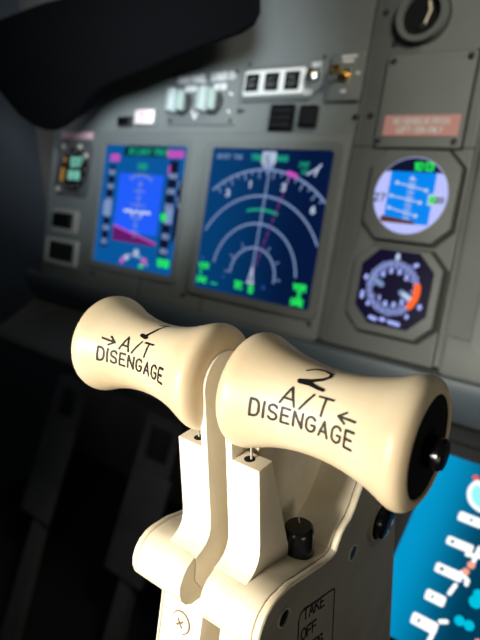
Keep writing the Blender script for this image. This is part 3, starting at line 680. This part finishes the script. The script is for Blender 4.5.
    # outline: from back bottom, over the floor, round the nose, back underneath
    outline = [(-31.2, -16.5)]+[p for p in FLOORP[::-1][1:]][:-2]+[(-41.9, -3.02), (-42.25, -3.06), (-42.6, -3.22), (-42.85, -3.48), (-43.02, -3.8), (-43.07, -4.15), (-43.0, -4.5), (-42.8, -4.82), (-42.5, -5.02), (-42.0, -5.12), (-40.4, -5.2), (-40.0, -5.6), (-39.9, -8.0), (-39.9, -16.5)]
    if number == 1:
        outline = [p for p in outline if p[0] < -36.9 and p[1] > -5.3 or p[1] < -5.1]
        outline = [(-38.3, -5.4)]+[(-38.25, -3.92), (-39.1, -3.72), (-41.12, -3.09)]+[(-41.9, -3.02), (-42.25, -3.06), (-42.6, -3.22), (-42.85, -3.48), (-43.02, -3.8), (-43.07, -4.15), (-43.0, -4.5), (-42.8, -4.82), (-42.5, -5.02), (-42.0, -5.12), (-40.4, -5.2)]
    bo = link('lever_body', L(prism(outline, X(-.08), X(2.22), 'x', .05)), BODY, t)
    # outer side cover
    if number == 2:
        outline = outline[:-6]+[(-42.66, -5.4), (-42.3, -16.5)]
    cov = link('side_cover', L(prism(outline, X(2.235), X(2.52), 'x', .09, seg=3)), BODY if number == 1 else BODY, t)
    if number == 2:
        face = []
        for i, p in enumerate(outline):          # outline drawn in by the width of the rounded rim
            a, b = outline[i-1], outline[(i+1) % len(outline)]
            tx, ty = b[0]-a[0], b[1]-a[1]; n_ = math.hypot(tx, ty) or 1
            face.append((p[0]-ty/n_*.08, p[1]+tx/n_*.08))
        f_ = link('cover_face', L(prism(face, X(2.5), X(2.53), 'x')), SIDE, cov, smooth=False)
        def ring(name, y, z, ro, ri, m1, m2, depth=.12):
            c_ = link(name, L(lathe([(X(2.5), ro), (X(2.53+depth*.6), ro*.95), (X(2.53+depth*.6), ri*1.02), (X(2.5), ri)], 'x', (0, y, z), 32)), m1, cov)
            link(name+'_core', L(lathe([(X(2.5), ri), (X(2.545), ri), (X(2.55), ri*.5), (X(2.545), .03)], 'x', (0, y, z), 32)), m2, c_)
            return c_
        ring('side_screw', -41.62, -4.08, .38, .31, mat('ring_grey', (.42, .42, .40), .35), BLACK)
        ring('side_screw', -36.58, -4.9, .38, .31, MATS['ring_grey'], BLACK)
        c_ = ring('release_button', -34.3, -4.75, .98, .80, SIDE, BLACK, .3)
        link('button_cap', L(lathe([(X(2.5), .78), (X(2.95), .76), (X(3.03), .65), (X(3.05), .1)], 'x', (0, -34.2, -4.75), 32)), BLACK, c_)
        # take off placard on the side face
        def smap(y, z, c): return (X(2.545+c)-base[0], y-base[1], z-base[2])
        u = (0.94, -.34)
        def place(strokes, y0, z0):
            return [[(y0+p[0]*u[0], z0+p[0]*u[1]+p[1]) for p in st] for st in strokes]
        keepn('placard_lettering', ribbon(place(text_strokes('TAKE', 0, 0, .52, .95, 1.3), -40.3, -5.35)+place(text_strokes('OFF', 0, 0, .52, .95, 1.3), -40.42, -6.25)+place(text_strokes('CONFIG', 0, 0, .52, .8, 1.3), -40.5, -7.2), .085, smap), INK, f_)
        keepn('placard_border', ribbon([[(-40.75, -8.6), (-40.62, -5.1), (-40.5, -4.88), (-40.35, -4.85), (-38.1, -5.62), (-37.98, -5.75), (-37.98, -9.5)]], .07, smap, .2), INK, f_)
        # black knob on the ramp
        k_ = link('selector_knob', L(lathe([(-4.0, .57), (-3.72, .58), (-3.69, .61), (-2.75, .59), (-2.62, .56), (-2.54, .48), (-2.53, .02)], 'z', (41.45, -38.95, 0), 48)), BLACK, t)
        keepn('knob_mark', ribbon([[(-.05, .12), (-.25, .36)]], .06, lambda a, b, c: (41.45+a-base[0], -38.95+b-base[1], -2.52+c-base[2])), mat('knob_line', (.7, .68, .6), .5), k_)
    # lower arm below the nose with a cross-head screw
    low = [(-41.6, -5.0), (-42.0, -6.2), (-42.75, -9.2), (-44.4, -16.5), (-40.8, -16.5), (-39.9, -9), (-39.6, -5.0)]
    a0, a1 = X(-.10), X(2.0)
    la = link('lower_arm', L(prism(low, a0, a1, 'x', .05)), ARM, t)
    xe = X(2.06)
    link('edge_strip', L(prism([(p[0]-.02 if p[0] < -41 else p[0], p[1]) for p in low], X(2.02), X(2.12), 'x', .02)), ARM, la)
    # screw on the sloping front face
    sy, sz = -42.17, -6.85
    nrm = Vector((0, -.970, .243))
    M = Matrix.Translation(S((X(.92)-base[0], sy-base[1], sz-base[2]))) @ nrm.to_track_quat('Z', 'Y').to_matrix().to_4x4()
    bm = lathe([(0, .44), (.05, .43), (.07, .38)], 'z', (0, 0, 0), 32); bmesh.ops.transform(bm, matrix=M, verts=bm.verts[:])
    s_ = link('arm_screw', bm, ARM, la)
    bm = bmesh.new(); box(-.22, .22, -.045, .045, .06, .078, 0, bm); box(-.045, .045, -.22, .22, .06, .078, 0, bm)
    bmesh.ops.transform(bm, matrix=M @ Matrix.Rotation(math.radians(38), 4, 'Z'), verts=bm.verts[:])
    link('screw_slot', bm, mat('slot_brown', (.18, .12, .06), .6), s_)
    bm = lathe([(.0, .49), (.012, .49), (.012, .44), (0, .44)], 'z', (0, 0, 0), 32, closed=False); bmesh.ops.transform(bm, matrix=M, verts=bm.verts[:])
    link('screw_shadow_ring', bm, mat('slot_brown', (.18, .12, .06)), s_)
    return t
make_lever(1, 38.95, -1, (0, -.05), 'ivory thrust lever with a black handwritten 1 on its spool handle, left of the pair', '1')
make_lever(2, 40.03, 1, (-.03, .05), 'ivory thrust lever with a handwritten 2 on its handle and a TAKE OFF placard', '2')

# quadrant the levers stand on
q = empty('throttle_quadrant', W(40, -38, -16.5), (0, 0, 0), 'dark pedestal top the two thrust levers stand on', 'pedestal')
link('cover', box(-6, 3, -12, 7, -10, 0, .5), mat('quadrant_grey', (.03, .031, .033), .6), q)
link('pedestal_body', box(-5.5, 2.5, -11, 6.5, 16.5-Z0, -10), mat('quadrant_grey', (.03, .031, .033)), q)

# ================================================================== RUDDER PEDALS (dim, under the shelf)
PED = mat('pedal_paint', (0.09, 0.09, 0.095), 0.6, noise=.3, scale=20)
def pedal(x, label):
    t = empty('rudder_pedal', W(x, 0, -60), (math.radians(-28), 0, 0), label, 'pedal', 'rudder pedals under the shelf')
    link('pedal_plate', box(-5, 5, -1, 0, -8, 12, .5), PED, t)
    link('pedal_frame', frame(rrect(-4.5, 4.5, 12, 22, .5), rrect(-2.8, 2.8, 14, 20, .5), 0, -1.2), PED, t)
    link('pedal_arm', prism([(-1.5, -8), (1.5, -8), (4, -40), (-1, -40)], 0.5, 2.5, 'y'), PED, t)
    return t
pedal(-18, 'dim grey rudder pedal in the dark footwell, nearer to the levers')
pedal(-46, 'dim grey rudder pedal in the dark footwell, farther from the levers')
